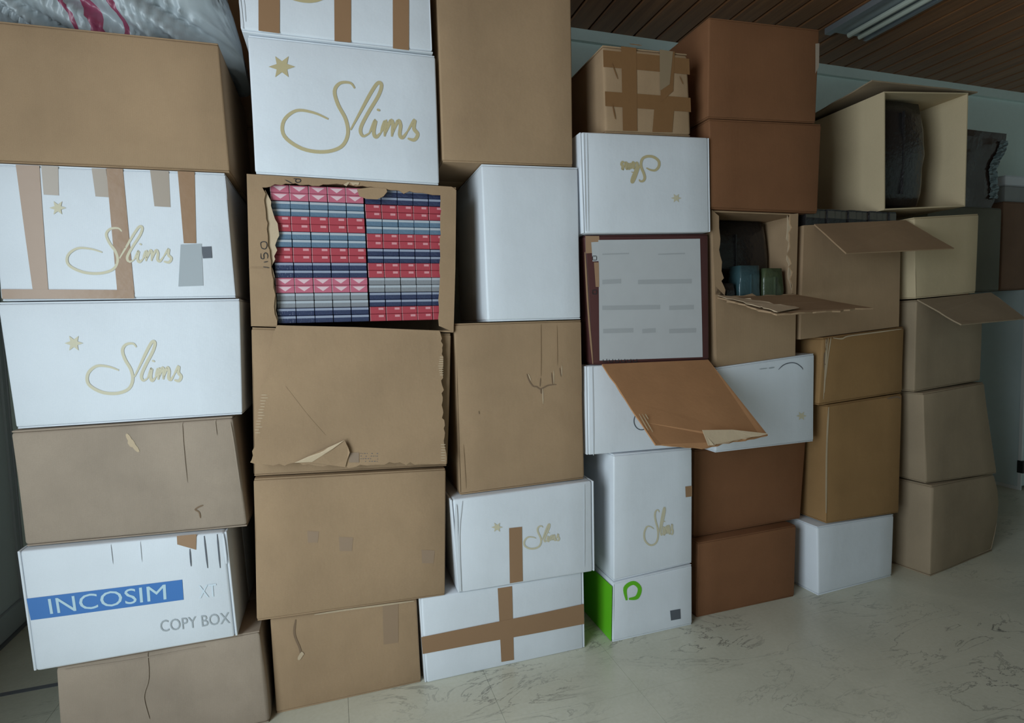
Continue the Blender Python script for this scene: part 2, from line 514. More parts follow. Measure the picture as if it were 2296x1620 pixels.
    def strokes(s, name, lines, width, mat, off=.0012, fn=None, parent=None):
        """pen strokes: each line = list of pixel points, or (points, width)"""
        fn = fn or s.pt
        V, Fc = [], []
        for ln in lines:
            wd = width
            if isinstance(ln, tuple): ln, wd = ln
            P = smooth_line([Vector(p) for p in ln])
            n = len(P)
            base = len(V)
            for i, p in enumerate(P):
                d = (P[min(i + 1, n - 1)] - P[max(i - 1, 0)])
                if d.length < 1e-6: d = Vector((1, 0))
                pr = Vector((-d.y, d.x)).normalized() * wd / 2
                ta = min(1, .45 + 3 * min(i, n - 1 - i) / n)
                V.append(fn(p + pr * ta, off)); V.append(fn(p - pr * ta, off))
            for i in range(n - 1):
                a = base + 2 * i
                Fc.append((a, a + 1, a + 3, a + 2))
        return mesh_obj(name, V, Fc, mat, parent or s.root)

def smooth_line(P, k=5):
    if len(P) < 3:
        return [P[0].lerp(P[-1], i / 4) for i in range(5)]
    out = []
    for i in range(len(P) - 1):
        p0, p1, p2, p3 = P[max(i - 1, 0)], P[i], P[i + 1], P[min(i + 2, len(P) - 1)]
        for j in range(k):
            t = j / k
            out.append(.5 * ((2 * p1) + (p2 - p0) * t + (2 * p0 - 5 * p1 + 4 * p2 - p3) * t * t + (3 * p1 - p0 - 3 * p2 + p3) * t ** 3))
    out.append(P[-1]); return out

SCRIPT = [
    [(.53, .93), (.50, 1.0), (.43, .99), (.39, .88), (.41, .70), (.46, .50), (.47, .30), (.42, .13), (.30, .06), (.15, .10), (.03, .26), (.03, .46), (.12, .60), (.24, .58), (.34, .50)],
    [(.49, .36), (.56, .60), (.64, .88), (.69, 1.02), (.715, .99), (.69, .84), (.61, .58), (.56, .38), (.575, .28), (.62, .32)],
    [(.62, .32), (.665, .50), (.65, .34), (.665, .27), (.70, .33)],
    [(.685, .63), (.692, .66)],
    [(.70, .33), (.735, .50), (.725, .28)], [(.725, .30), (.77, .50), (.785, .44), (.775, .28)], [(.775, .30), (.82, .50), (.838, .44), (.83, .31), (.85, .27), (.885, .36)],
    [(.885, .36), (.935, .52), (.93, .40), (.955, .32), (.93, .24), (.885, .26)],
]
def in_quad(lines, q):
    """unit (x right, y up) lines into a pixel quad TL,TR,BR,BL"""
    out = []
    for ln in lines:
        L = []
        for u, v in ln:
            v = 1 - v
            x = (q[0][0] * (1 - u) + q[1][0] * u) * (1 - v) + (q[3][0] * (1 - u) + q[2][0] * u) * v
            y = (q[0][1] * (1 - u) + q[1][1] * u) * (1 - v) + (q[3][1] * (1 - u) + q[2][1] * u) * v
            L.append((x, y))
        out.append(L)
    return out

def star(c, name, ctr, r, mat, rot=0):
    V = [c.pt(ctr, .0012)]; n = 12
    for i in range(n):
        a = rot + i / n * 2 * math.pi
        rr = r if i % 2 == 0 else r * .45
        V.append(c.pt((ctr[0] + rr * math.cos(a), ctr[1] + rr * math.sin(a) * .9), .0012))
    return mesh_obj(name, V, [(0, 1 + i, 1 + (i + 1) % n) for i in range(n)], mat, c.root)

def block_text(c, name, txt, quad, mat, bold=True, off=.0014):
    cu = bpy.data.curves.new('t', 'FONT'); cu.body = txt; cu.resolution_u = 3
    to = bpy.data.objects.new('t', cu); COL.objects.link(to)
    bpy.context.view_layer.update()
    dg = bpy.context.evaluated_depsgraph_get()
    me = bpy.data.meshes.new_from_object(to.evaluated_get(dg))
    xs = [v.co.x for v in me.vertices]; ys = [v.co.y for v in me.vertices]
    ax, bx, ay, by = min(xs), max(xs), min(ys), max(ys)
    V = []
    for v in me.vertices:
        u = (v.co.x - ax) / (bx - ax); w = 1 - (v.co.y - ay) / (by - ay)
        x = (quad[0][0] * (1 - u) + quad[1][0] * u) * (1 - w) + (quad[3][0] * (1 - u) + quad[2][0] * u) * w
        y = (quad[0][1] * (1 - u) + quad[1][1] * u) * (1 - w) + (quad[3][1] * (1 - u) + quad[2][1] * u) * w
        V.append(c.pt((x, y), off))
    Fc = [tuple(p.vertices) for p in me.polygons]
    bpy.data.objects.remove(to, do_unlink=True)
    return mesh_obj(name, V, Fc, mat, c.root)

Y = 1.69
BX = 'cardboard_box'
# ---- column A, against the left wall side -------------------------------------------------
A6 = Carton(BX, 'tan cardboard box on the floor under the white box with the blue band', [(123, 1493), (583, 1413), (605, 1625), (140, 1712)], 1.668, .42, KR2, seed=1, e=.009, amp=.004, on='floor')
A5 = Carton(BX, 'white cardboard box with a printed blue band', [(37, 1234), (508, 1190), (533, 1428), (73, 1487)], 1.655, .45, WHE, seed=2, flaps='x', e=.007, on=A6)
A4 = Carton(BX, 'tan cardboard box with a small tear, between the two white boxes by the left wall', [(22, 965), (522, 932), (555, 1170), (57, 1232)], 1.672, .45, KR2, seed=3, e=.008, amp=.003, on=A5)
A3 = Carton(BX, 'white cardboard box with gold script, without tape, by the left wall', [(-6, 676), (538, 668), (544, 923), (36, 960)], 1.68, .45, WH, seed=4, on=A4)
A2 = Carton(BX, 'white cardboard box with gold script and long brown tape strips under the big tan box', [(-22, 363), (505, 386), (530, 667), (2, 672)], 1.685, .45, WH, seed=5, on=A3)
A1 = Carton(BX, 'wide plain tan cardboard box under the grey plastic sack', [(-75, 37), (490, 95), (516, 384), (-55, 361)], 1.69, .48, KR, seed=6, e=.006, on=A2)
for nm, q in (('tape', [(35, 369), (88, 371), (110, 662), (76, 663)]), ('tape', [(238, 377), (275, 378), (302, 660), (264, 661)]), ('tape', [(398, 383), (436, 385), (440, 545), (412, 545)]), ('tape', [(4, 648), (300, 650), (302, 669), (6, 670)])):
    A2.quadmark(nm, q, TAPE, .0012 if q[0][1] < 600 else .0018)
for q in ([(92, 371), (130, 373), (132, 438), (98, 436)], [(205, 377), (237, 378), (246, 442), (214, 440)], [(336, 381), (378, 383), (382, 464), (346, 462)]):
    A2.quadmark('tape', q, TAPEG, .0008)
star(A2, 'printed_star', (130, 466), 19, GOLDF)
A2.strokes('printed_script', in_quad(SCRIPT, [(140, 515), (390, 508), (398, 612), (150, 622)]), 6, GOLDF)
A2.quadmark('worn_patch', [(405, 548), (452, 546), (456, 640), (400, 642)], GREYP, .0009)
A2.quadmark('worn_mark', [(452, 553), (474, 552), (476, 578), (455, 579)], GREYD, .0011)
star(A3, 'printed_star', (166, 769), 21, GOLDF)
A3.strokes('printed_script', in_quad(SCRIPT, [(185, 775), (412, 765), (418, 880), (195, 892)]), 7, GOLDF)
A4.strokes('tear', [[(437, 1141), (447, 1147), (450, 1160)], [(437, 1141), (446, 1135), (456, 1131)]], 3.2, TEAR_SHADE)
A4.strokes('scuff', [([(284, 972), (296, 992), (312, 1012)], 9), ([(290, 985), (300, 1000)], 14)], 9, KT, .0007)
A4.strokes('crease', [[(408, 945), (412, 1000), (420, 1080)], [(482, 940), (486, 975)], [(516, 945), (524, 990), (540, 1100)]], 2.0, KR2, .0024)
A5.quadmark('printed_band', [(60, 1341), (409, 1298), (412, 1343), (70, 1389)], BLUE, .0009)
block_text(A5, 'printed_lettering', 'INCOSIM', [(108, 1341), (372, 1308), (374, 1342), (114, 1375)], plain_mat('pale_blue_print', (.46, .62, .70), .5))
block_text(A5, 'printed_lettering', 'COPY BOX', [(358, 1390), (514, 1371), (516, 1396), (361, 1416)], GREYP)
block_text(A5, 'printed_lettering', 'XT', [(445, 1312), (485, 1307), (487, 1335), (447, 1340)], plain_mat('faint_print', (.62, .70, .76), .5))
A5.strokes('printed_line', [[(426, 1229), (429, 1268)], [(458, 1200), (466, 1272)], [(487, 1196), (494, 1272)]], 3.2, GREYD)
A5.quadmark('tape', [(397, 1200), (441, 1196), (440, 1231), (398, 1219)], TAPE, .0012)
A5.strokes('crease', [([(248, 1219), (253, 1262)], 2.5), ([(314, 1212), (318, 1258)], 2.0), ([(500, 1195), (508, 1262)], 5)], 2.5, WH, .0024)
A6.strokes('crease', [([(330, 1462), (332, 1520), (322, 1562), (335, 1610)], 4), ([(145, 1500), (300, 1478), (460, 1448)], 2.2)], 3, KR2, .0024)

# ---- column B -----------------------------------------------------------------------------
B5 = Carton(BX, 'small tan cardboard box standing on the floor with a peeled strip', [(605, 1383), (934, 1338), (945, 1529), (619, 1598)], 1.70, .42, KB, seed=11, e=.006, on='floor')
B4 = Carton(BX, 'plain tan cardboard box with faint stains under the torn hanging flap', [(568, 1072), (1000, 1049), (998, 1322), (575, 1388)], 1.682, .45, KR, seed=12, on=B5)
B3 = Carton(BX, 'tan cardboard box hidden behind the big torn hanging flap', [(563, 732), (1012, 746), (1003, 1047), (568, 1068)], 1.70, .45, KB, seed=13, on=B4)
B5.strokes('peeled_strip', [([(663, 1388), (660, 1420), (672, 1452), (676, 1472)], 5)], 5, TEAR_SHADE)
B5.strokes('peeled_strip', [([(669, 1478), (676, 1466), (680, 1462)], 8)], 8, KT, .002)
B5.strokes('torn_edge', [([(705, 1377), (770, 1367), (838, 1358), (928, 1346)], 4)], 4, KT)
B5.quadmark('stain', [(858, 1358), (893, 1353), (893, 1440), (860, 1444)], plain_mat('stain_brown', (.30, .20, .125), .8), .0007)
for cx, cy, r in ((702, 1203, 13), (776, 1219, 16), (960, 1247, 15)):
    B4.quadmark('stain', [(cx - r, cy - r), (cx + r, cy - r * .9), (cx + r * .8, cy + r), (cx - r * .9, cy + r)], plain_mat('stain_mauve', (.30, .205, .135), .8), .0007, 3)

# torn box with the packs
B2 = Carton('torn_box', 'tan cardboard box torn open in front, full of red and blue packs', [(553, 389), (1023, 418), (1017, 744), (563, 731)], Y, .42, KR, seed=14, body=False, on=B3)
t = .005
def wall(c, name, u0, u1, v0, v1, w0, w1, mat):
    P = [c.tri(u, v, w) for u, v, w in ((u0, v0, w0), (u1, v0, w0), (u1, v0, w1), (u0, v0, w1), (u0, v1, w0), (u1, v1, w0), (u1, v1, w1), (u0, v1, w1))]
    return mesh_obj(name, P, [(0, 1, 2, 3), (4, 5, 6, 7), (0, 1, 5, 4), (1, 2, 6, 5), (2, 3, 7, 6), (3, 0, 4, 7)], mat, c.root)
def shell(c, mat, top=True, bottom=True, left=True, right=True, backw=True, w0=.012):
    tu, tv, tw = .005 / c.w, .005 / c.h, .005 / c.depth
    if left: wall(c, 'side_wall', 0, tu, 0, 1, w0, 1, mat)
    if right: wall(c, 'side_wall', 1 - tu, 1, 0, 1, w0, 1, mat)
    if bottom: wall(c, 'bottom_panel', tu, 1 - tu, 0, tv, w0, 1, mat)
    if top: wall(c, 'top_panel', tu, 1 - tu, 1 - tv, 1, w0, 1, mat)
    if backw: wall(c, 'back_panel', tu, 1 - tu, tv, 1 - tv, 1 - tw, 1, mat)
shell(B2, KR)
def px_slab(c, name, px, mat, yoff=0.0, thick=.0048):
    P = [on_plane(q, c.p0, c.n) + c.n * yoff for q in px]
    return slab(name, P, thick, mat, c.root, normal=c.inw)
inner = []
inner += ragged((621, 730), (608, 600), 9, 1.8, 1) + ragged((608, 600), (600, 500), 8, 2.2, 2) + ragged((600, 500), (588, 424), 7, 1.8, 3)
inner += ragged((588, 420), (640, 411), 5, 1.5, 4) + ragged((640, 411), (700, 416), 6, 1.5, 5) + ragged((700, 416), (780, 412), 6, 2.0, 6) + ragged((780, 412), (868, 424), 8, 2.2, 7) + ragged((868, 424), (988, 437), 12, 1.5, 8)
inner += ragged((988, 437), (987, 560), 10, 1.0, 9) + ragged((987, 560), (984, 744), 12, 1.0, 10)
front = [(563, 731), (558, 580), (553, 389.6), (790, 404.4), (1013, 418.4), (1023, 426), (1021, 600), (1017, 744)]
px_slab(B2, 'front_panel', [tuple(p) for p in inner][::-1] + front, KR)
# torn inner ply along the left edge
ply = [tuple(p) for p in ragged((616, 728), (607, 590), 9, 2, 11) + ragged((607, 590), (586, 418), 10, 2, 12)] + [tuple(p) for p in ragged((594, 424), (622, 500), 6, 2.5, 13) + ragged((622, 500), (621, 560), 5, 3, 14) + ragged((621, 560), (612, 605), 4, 2.5, 15) + ragged((612, 605), (623, 730), 8, 2, 16)]
px_slab(B2, 'torn_edge', ply, KT, -.006, .002)
px_slab(B2, 'torn_scrap', [(800, 424), (806, 440), (822, 446), (846, 447), (860, 440), (868, 430), (866, 423), (830, 420)], KR, .002, .002)
px_slab(B2, 'torn_scrap', [tuple(p) for p in ragged((770, 414), (812, 420), 6, 3, 17)] + [(806, 409), (780, 408)], KT, .002, .0015)
def cpx(X, Yp): return (530 + X / 4.263, 380 + Yp / 4.263)
B2.strokes('handwriting', [[cpx(255, 930), cpx(315, 938)], [cpx(262, 885), cpx(302, 878)],
    [cpx(234, 800), cpx(236, 845), cpx(262, 850), cpx(262, 812), cpx(280, 795), cpx(299, 815), cpx(297, 850)],
    [cpx(238, 745), cpx(232, 705), cpx(250, 690), cpx(285, 695), cpx(292, 730), cpx(275, 758), cpx(245, 752), cpx(236, 735)],
    [cpx(465, 98), cpx(535, 134)], [cpx(545, 88), cpx(612, 92)], [cpx(575, 90), cpx(564, 108), cpx(580, 124), cpx(610, 116), cpx(612, 98), cpx(590, 90)]], 1.9, INK, .0015)
B2.strokes('crease', [[cpx(120, 935), cpx(300, 940)]], 1.6, KR, .0024)
# the front of the torn box, folded down over the box below
def hang(q):
    tt = (q[1] - 735) / 310
    return at_y(q, 1.683 - .022 * max(0, min(1.1, tt)))
fl = [(621, 729), (800, 733), (985, 741)]
fl += [tuple(p) for p in ragged((987, 745), (994, 800), 8, 1.6, 21) + ragged((994, 800), (994, 925), 14, 2.0, 22) + ragged((994, 925), (1000, 1036), 12, 1.8, 23)]
fl += [tuple(p) for p in ragged((1000, 1040), (885, 1038), 10, 1.6, 24) + ragged((885, 1038), (770, 1046), 9, 2.0, 25) + ragged((770, 1046), (658, 1037), 9, 1.8, 26) + ragged((658, 1037), (566, 1046), 8, 2.0, 27)]
fl += [tuple(p) for p in ragged((561, 1036), (588, 930), 12, 2.0, 28) + ragged((588, 930), (592, 882), 5, 1.5, 29)] + [(585, 872), (584, 866), (590, 858)] + [tuple(p) for p in ragged((597, 848), (607, 800), 6, 2, 30) + ragged((602, 790), (616, 745), 7, 2, 31)]
FLP = slab('hanging_flap', [hang(q) for q in fl], .004, KR, B2.root, normal=Vector((0, 1, 0)))
def hpt(q, off=.001):
    p = hang(q); return p + Vector((0, -off, 0))
pl = [(660, 1036), (714, 1010), (772, 984), (780, 1000), (784, 1012), (779, 1028), (774, 1046), (745, 1042), (715, 1038), (690, 1036)]
mesh_obj('peeled_paper', [hpt(q, .004 if q[1] > 1020 else .012) for q in pl], [tuple(range(len(pl)))], KR, FLP)
pl2 = [(660, 1036), (772, 984), (745, 1004), (700, 1034)]
mesh_obj('peeled_paper', [hpt(q, .015 if q[1] < 1010 else .006) for q in pl2], [tuple(range(len(pl2)))], KT, FLP)
mesh_obj('stain', [hpt(q, .0012) for q in ((784, 1014), (805, 1014), (805, 1036), (782, 1036))], [(0, 1, 2, 3)], plain_mat('stain_flap', (.28, .20, .14), .8), FLP)
rs = random.Random(4); sl = []
for yy_ in (1016, 1022, 1028, 1034):
    xx = 808
    while xx < 846:
        ln = rs.uniform(1.2, 4)
        if rs.random() < .75: sl.append([(xx, yy_ + rs.uniform(-.5, .5)), (xx + ln, yy_ + rs.uniform(-.7, .3))])
        xx += ln + 2.5
B2.strokes('small_print', sl, 1.3, GREYD, .001, fn=hpt, parent=FLP)
B2.strokes('crease', [([(640, 865), (690, 930), (730, 975)], 1.2)], 1.2, KR, .0008, fn=hpt, parent=FLP)
# flute marks where the paper has come off
flm = []
for k in range(9): flm.append([(982 + abs(4 - k) * .9, 800 + k * 5), (994, 800 + k * 5)])
for k in range(7): flm.append([(988, 996 + k * 6), (999, 996 + k * 6)])
for k in range(14): flm.append([(586 + rs.uniform(-1, 2) - k * 1.2, 885 + k * 6.5), (598 + rs.uniform(-3, 5) - k * 1.2, 885 + k * 6.5)])
B2.strokes('flute_marks', flm, 1.6, KT, .0009, fn=hpt, parent=FLP)

B1 = Carton(BX, 'white cardboard box with large gold script resting on the torn box', [(555, 76), (976, 123), (985, 411), (572, 386)], 1.688, .45, WH2, seed=15, on=B2)
B0 = Carton(BX, 'white cardboard box with brown tape strips, the topmost of its stack', [(520, -218), (962, -140), (973, 120), (541, 72)], 1.68, .45, WH2, seed=16, e=.008, amp=.004, on=B1)
star(B1, 'printed_star', (632, 150), 30, GOLD)
B1.strokes('printed_script', in_quad(SCRIPT, [(622, 178), (948, 195), (952, 352), (630, 350)]), 8, GOLD)
for q in ([(578, -200), (627, -195), (627, 76), (580, 70)], [(748, -175), (787, -170), (787, 95), (750, 92)], [(880, -150), (917, -146), (917, 112), (881, 108)]):
    B0.quadmark('tape', q, TAPE, .0015)
B0.strokes('printed_script', in_quad(SCRIPT, [(600, -175), (895, -140), (897, 30), (602, 5)]), 9, GOLD)
B0.strokes('crumpled_edge', [([(537, -5), (541, 30), (545, 66)], 5), ([(546, -5), (551, 50)], 3)], 5, WHE, .0015)

# ---- column C -----------------------------------------------------------------------------
C5 = Carton(BX, 'white cardboard box on the floor crossed by brown tape both ways', [(940, 1340), (1309, 1281), (1312, 1453), (953, 1528)], 1.69, .42, WH2, seed=21, flaps='x', amp=.003, on='floor')
C4 = Carton(BX, 'white cardboard box with one short brown tape strip and gold print', [(1010, 1119), (1332, 1076), (1334, 1271), (1028, 1332)], 1.676, .42, WH2, seed=22, flaps='x', e=.008, amp=.003, on=C5)
C3 = Carton(BX, 'tall tan cardboard box with a jagged scratch, on the white box with gold print', [(1019, 724), (1304, 716), (1310, 1078), (1031, 1107)], 1.70, .42, KB, seed=23, e=.006, amp=.003, on=C4)
C2 = Carton(BX, 'tall plain white cardboard box without print or tape', [(1079, 366), (1296, 374), (1303, 714), (1094, 720)], 1.69, .40, WH2, seed=24, e=.006, on=C3)
C1 = Carton(BX, 'large plain brown cardboard box on the tall plain white box', [(966, -62), (1280, -30), (1285, 373), (988, 363)], 1.69, .48, KB, seed=25, on=C2, xmin=.338)
C5.quadmark('tape', [(1115, 1317), (1147, 1312), (1152, 1478), (1124, 1483)], TAPE, .0012)
C5.quadmark('tape', [(944, 1426), (1309, 1353), (1310, 1398), (947, 1464)], TAPE, .0018)
C4.quadmark('tape', [(1141, 1183), (1170, 1180), (1172, 1302), (1143, 1307)], TAPE, .0012)
star(C4, 'printed_star', (1114, 1181), 13, GOLDF)
C4.strokes('printed_script', in_quad(SCRIPT, [(1172, 1185), (1256, 1172), (1258, 1222), (1174, 1236)]), 4, GOLDF)
C4.strokes('crease', [([(1310, 1085), (1310, 1270)], 1.8)], 2, WH, .0024)
C4.strokes('crease', [([(1036, 1122), (1029, 1200), (1034, 1325)], 3)], 2, WH, .0024)
C4.strokes('folded_edge', [([(1022, 1130), (1024, 1220), (1032, 1325)], 7)], 7, WHE, .003)
def c3(X, Yp): return (920 + X / 3.375, 700 + Yp / 3.375)
C3.strokes('scratch', [([c3(880, 465), c3(895, 510), c3(925, 555), c3(955, 562), c3(985, 578), c3(1040, 552), c3(1105, 545)], 3), ([c3(985, 575), c3(990, 615)], 3.5), [c3(1068, 455), c3(1076, 545)], [c3(1130, 420), c3(1140, 485)], [c3(985, 495), c3(980, 560)], [c3(518, 745), c3(522, 770)]], 2.2, TEAR_SHADE)
C3.strokes('scratch', [([c3(892, 465), c3(912, 515)], 2), ([c3(1000, 575), c3(1003, 690)], 2.5), ([c3(1085, 440), c3(1085, 540)], 2), ([c3(1146, 400), c3(1146, 480)], 2)], 2, KT)
C3.strokes('crease', [([c3(985, 90), c3(985, 480)], 2), ([c3(1105, 100), c3(1110, 400)], 1.5), ([c3(400, 1000), c3(420, 1330)], 1.5), ([c3(1285, 120), c3(1295, 600)], 2)], 2, KR, .0024)

# ---- column D -----------------------------------------------------------------------------
D6 = Carton(BX, 'white and bright green box standing on the floor', [(1376, 1306), (1552, 1264), (1552, 1400), (1374, 1443)], 1.685, .40, WH2, seed=31, on='floor')
D5 = Carton(BX, 'tall white cardboard box on the white and green box', [(1376, 1018), (1552, 1003), (1552, 1262), (1376, 1300)], 1.69, .40, WH2, seed=32, on=D6)
D4 = Carton(BX, 'white cardboard box behind the big brown open flap', [(1313, 819), (1588, 808), (1588, 1001), (1316, 1022)], 1.70, .40, WH2, seed=33, flaps='x', e=.006, on=D5)
D3 = Carton(BX, 'maroon box with a grey white printed panel', [(1311, 526), (1588, 523), (1590, 806), (1328, 817)], 1.70, .40, MAROON, seed=34, on=D4)
D2 = Carton(BX, 'white cardboard box with upside-down gold print under the taped parcel', [(1300, 294), (1591, 307), (1594, 520), (1308, 521)], 1.68, .40, WH2, seed=35, flaps='x', e=.006, on=D3)
D1 = Carton('taped_parcel', 'small brown parcel covered in shiny tape', [(1351, 99), (1542, 119), (1549, 299), (1358, 294)], 1.685, .40, KR, seed=36, e=.010, amp=.003, cat='parcel', on=D2)
# green side face and marks of D6
nl = Vector((-1, 0, 0))
gq = [D6.tri(0, .01, .01), D6.tri(0, .01, .99), D6.tri(0, .94, .99), D6.tri(0, .94, .01)]
g_ = mesh_obj('green_side', [p + nl * .004 for p in gq], [(0, 1, 2, 3)], GREEN, D6.root); g_['label'] = 'bright green printed side'
D6.strokes('printed_logo', [([(1405, 1345), (1402, 1318), (1420, 1306), (1434, 1318), (1428, 1338), (1410, 1342)], 9)], 9, GREEN)
D6.quadmark('printed_mark', [(1502, 1368), (1525, 1364), (1526, 1386), (1504, 1390)], GREYD, .001, 3)
D5.strokes('printed_script', in_quad(SCRIPT, [(1440, 1150), (1510, 1135), (1512, 1215), (1444, 1230)]), 4, GOLDF)
D5.quadmark('tape', [(1536, 1090), (1551, 1088), (1551, 1112), (1537, 1114)], TAPE, .001, 3)
D4.strokes('printed_circle', [[(1438 + 17 * math.cos(a), 943 + 20 * math.sin(a)) for a in [k / 14 * 2 * math.pi for k in range(15)]]], 2, GREYD)
D4.strokes('crease', [([(1327, 821), (1330, 1020)], 3)], 3, WH, .0024)
D3.quadmark('printed_panel', [(1341, 538), (1569, 535), (1575, 800), (1344, 808)], PANEL, .0012)
D3.quadmark('printed_corner', [(1312, 529), (1343, 529), (1345, 566), (1313, 568)], PRINTB, .0010, 4)
D3.quadmark('printed_label', [(1325, 543), (1343, 542), (1344, 585), (1328, 586)], PANEL, .0014, 3)
PBAR = plain_mat('soft_grey_print', (.40, .41, .42), .6)
for yy_, segs in ((570, ((1350, 1410), (1475, 1535))), (632, ((1350, 1392), (1430, 1550))), (690, ((1350, 1480), (1500, 1555))), (742, ((1352, 1420), (1440, 1470), (1500, 1560)))):
    for a, b in segs:
        hh = 5 if yy_ > 600 else 1.5
        D3.quadmark('printed_bar', [(a, yy_ - hh), (b, yy_ - hh - 2), (b, yy_ + hh - 2), (a, yy_ + hh)], PBAR, .0016, 3)
sq = []
for k in range(6):
    x_ = 1352 + k * 13.5; sq.append([(x_, 805), (x_, 811)]); sq.append([(x_, 811), (x_ + 8, 811)]); sq.append([(x_ + 8, 811), (x_ + 8, 804)])
for yy_ in (574, 650):
    sq += [[(1328, yy_), (1337, yy_)], [(1337, yy_), (1337, yy_ + 9)], [(1337, yy_ + 9), (1328, yy_ + 9)], [(1328, yy_ + 9), (1328, yy_)]]
D3.strokes('printed_square', sq, 1.6, INK, .0018)
D3.quadmark('printed_picture', [(1331, 588), (1342, 588), (1343, 643), (1335, 643)], PRINTB, .0016, 3)
D3.strokes('box_edge', [([(1311, 565), (1318, 690), (1329, 815)], 4)], 4, PRINTB, .0012)
# brown flap of the maroon box opened towards the viewer
def pq(q, y): return at_y(q, y)
f3 = [pq((1350, 816), 1.688), pq((1588, 806), 1.688)]
orr, oll = pq((1722, 975), 1.405), pq((1470, 996), 1.405)
bmid = pq((1575, 1004), 1.40)
pts = [f3[0], f3[1]] + [orr] + ragged(orr + (bmid - orr) * .04, bmid, 12, .0025, 41) + [bmid] + ragged(bmid, oll, 6, .0015, 42) + [oll] + ragged(oll + (f3[0] - oll) * .05, f3[0], 10, .001, 43)[:-1]
flD = slab('open_flap', pts, .005, KI, D3.root)
# torn paper and flutes at the flap's outer edge
tp = [pq((1573, 966), 1.41), pq((1640, 965), 1.408), pq((1722, 974), 1.402)] + ragged(pq((1700, 980), 1.402), pq((1580, 1003), 1.40), 14, .003, 44)
slab('torn_edge', [p + Vector((0, -.004, .004)) for p in tp], .0015, KT, flD)
# corrugation slits at the left edge of the flap
def fpt(q, off=.001):
    n = (orr - f3[0]).cross(oll - f3[0]).normalized()
    if n.y > 0: n = -n
    p = on_plane(q, f3[0], n); return p + n * (off + .0062)
D3.strokes('flute_marks', [[(1431, 931), (1452, 968)], [(1438, 931), (1462, 972)], [(1445, 931), (1452, 943)]], 2.2, KL, .001, fn=fpt, parent=flD)
# print on D2 (upside down), edge lines
D2.strokes('printed_script', in_quad(SCRIPT, [(1480, 405), (1390, 408), (1388, 350), (1478, 346)]), 6, GOLD)
star(D2, 'printed_star', (1516, 444), 12, GOLDF)
D2.strokes('crease', [([(1308, 298), (1313, 518)], 2), ([(1315, 300), (1319, 518)], 2)], 2, WH, .0024)
# tape all over D1
for q in ([(1352, 112), (1545, 132), (1546, 168), (1353, 150)], [(1356, 205), (1547, 220), (1548, 252), (1357, 238)], [(1392, 104), (1426, 108), (1428, 294), (1396, 293)], [(1478, 113), (1512, 116), (1508, 205), (1480, 230)], [(1466, 240), (1510, 244), (1506, 297), (1462, 296)]):
    D1.quadmark('tape', q, TAPES, .0012 + .0006 * (q[0][0] > 1380), 6)
D1.quadmark('tape', [(1478, 112), (1508, 116), (1500, 190), (1478, 205)], plain_mat('clear_tape', (.27, .20, .125), .2, spec=.6), .0026, 5)
GL = plain_mat('tape_fold', (.22, .115, .05), .12, spec=.6)
D1.strokes('tape_fold', [([(1371, 142), (1384, 178)], 2.2), ([(1372, 235), (1379, 268)], 2.5), ([(1522, 172), (1530, 190)], 2), ([(1410, 99), (1438, 103)], 2)], 2, GL, .003)

# ---- column E -----------------------------------------------------------------------------
E6 = Carton(BX, 'low red-brown cardboard box standing on the floor beside the white and green box', [(1566, 1216), (1785, 1176), (1781, 1332), (1562, 1388)], 1.72, .42, KD, seed=41, on='floor')
E5 = Carton(BX, 'red-brown cardboard box set back on the low red-brown floor box', [(1557, 1008), (1807, 980), (1795, 1166), (1555, 1202)], 1.765, .40, KD, seed=42, on=E6)
E4 = Carton(BX, 'white cardboard box with a thin printed arc beside the big brown open flap', [(1607, 823), (1826, 791), (1825, 972), (1604, 1001)], 1.69, .40, WH2, seed=43, on=E5)
E3 = Carton('torn_box', 'brown cardboard box with a torn hole showing dark wrapped packs', [(1596, 470), (1790, 478), (1783, 797), (1607, 822)], 1.70, .40, KR, seed=44, body=False, on=E4)
E2 = Carton(BX, 'red-brown cardboard box directly under the topmost red-brown one', [(1590, 265), (1842, 277), (1833, 472), (1595, 466)], 1.69, .42, KD, seed=45, on=E3)
E1 = Carton(BX, 'red-brown cardboard box, the topmost of its stack close to the ceiling', [(1590, 37), (1838, 65), (1829, 273), (1587, 262)], 1.69, .40, KD, seed=46, on=E2)
E4.strokes('printed_arc', [[(1745, 828), (1756, 818), (1770, 813), (1784, 814), (1796, 822), (1800, 828)]], 2, GREYD)
E4.strokes('small_print', [([(1702, 827), (1720, 825)], 2.2), ([(1723, 825), (1736, 823)], 3)], 2, GREYP)
star(E4, 'printed_star', (1797, 932), 12, GOLDF)
E1.quadmark('tape', [(1828, 98), (1837, 97), (1836, 150), (1828, 165)], TAPEG, .001, 4)
shell(E3, KR)
lowf = [(1607, 822), (1783, 797), (1785, 660)] + [tuple(p) for p in ragged((1785, 658), (1612, 664), 14, 1.5, 51)] + [(1603, 640)]
px_slab(E3, 'front_panel', lowf, KR)
px_slab(E3, 'front_panel', [(1596, 470), (1603, 660)] + [tuple(p) for p in ragged((1625, 664), (1618, 600), 6, 2, 52) + ragged((1618, 600), (1612, 500), 8, 2, 53)] + [(1612, 484)], KR)
px_slab(E3, 'front_panel', [(1790, 478), (1785, 660)] + [tuple(p) for p in ragged((1776, 657), (1770, 560), 10, 2.5, 54) + ragged((1770, 560), (1773, 492), 7, 2.5, 55)] + [(1772, 480)], KR)
px_slab(E3, 'torn_edge', [tuple(p) for p in ragged((1779, 655), (1774, 560), 10, 2.5, 56) + ragged((1774, 560), (1775, 482), 8, 2.5, 57)] + [(1768, 482)] + [tuple(p) for p in ragged((1768, 500), (1772, 655), 10, 2.5, 58)], KT, -.005, .002)
hl, hr = pq((1609, 666), 1.70), pq((1786, 660), 1.70)
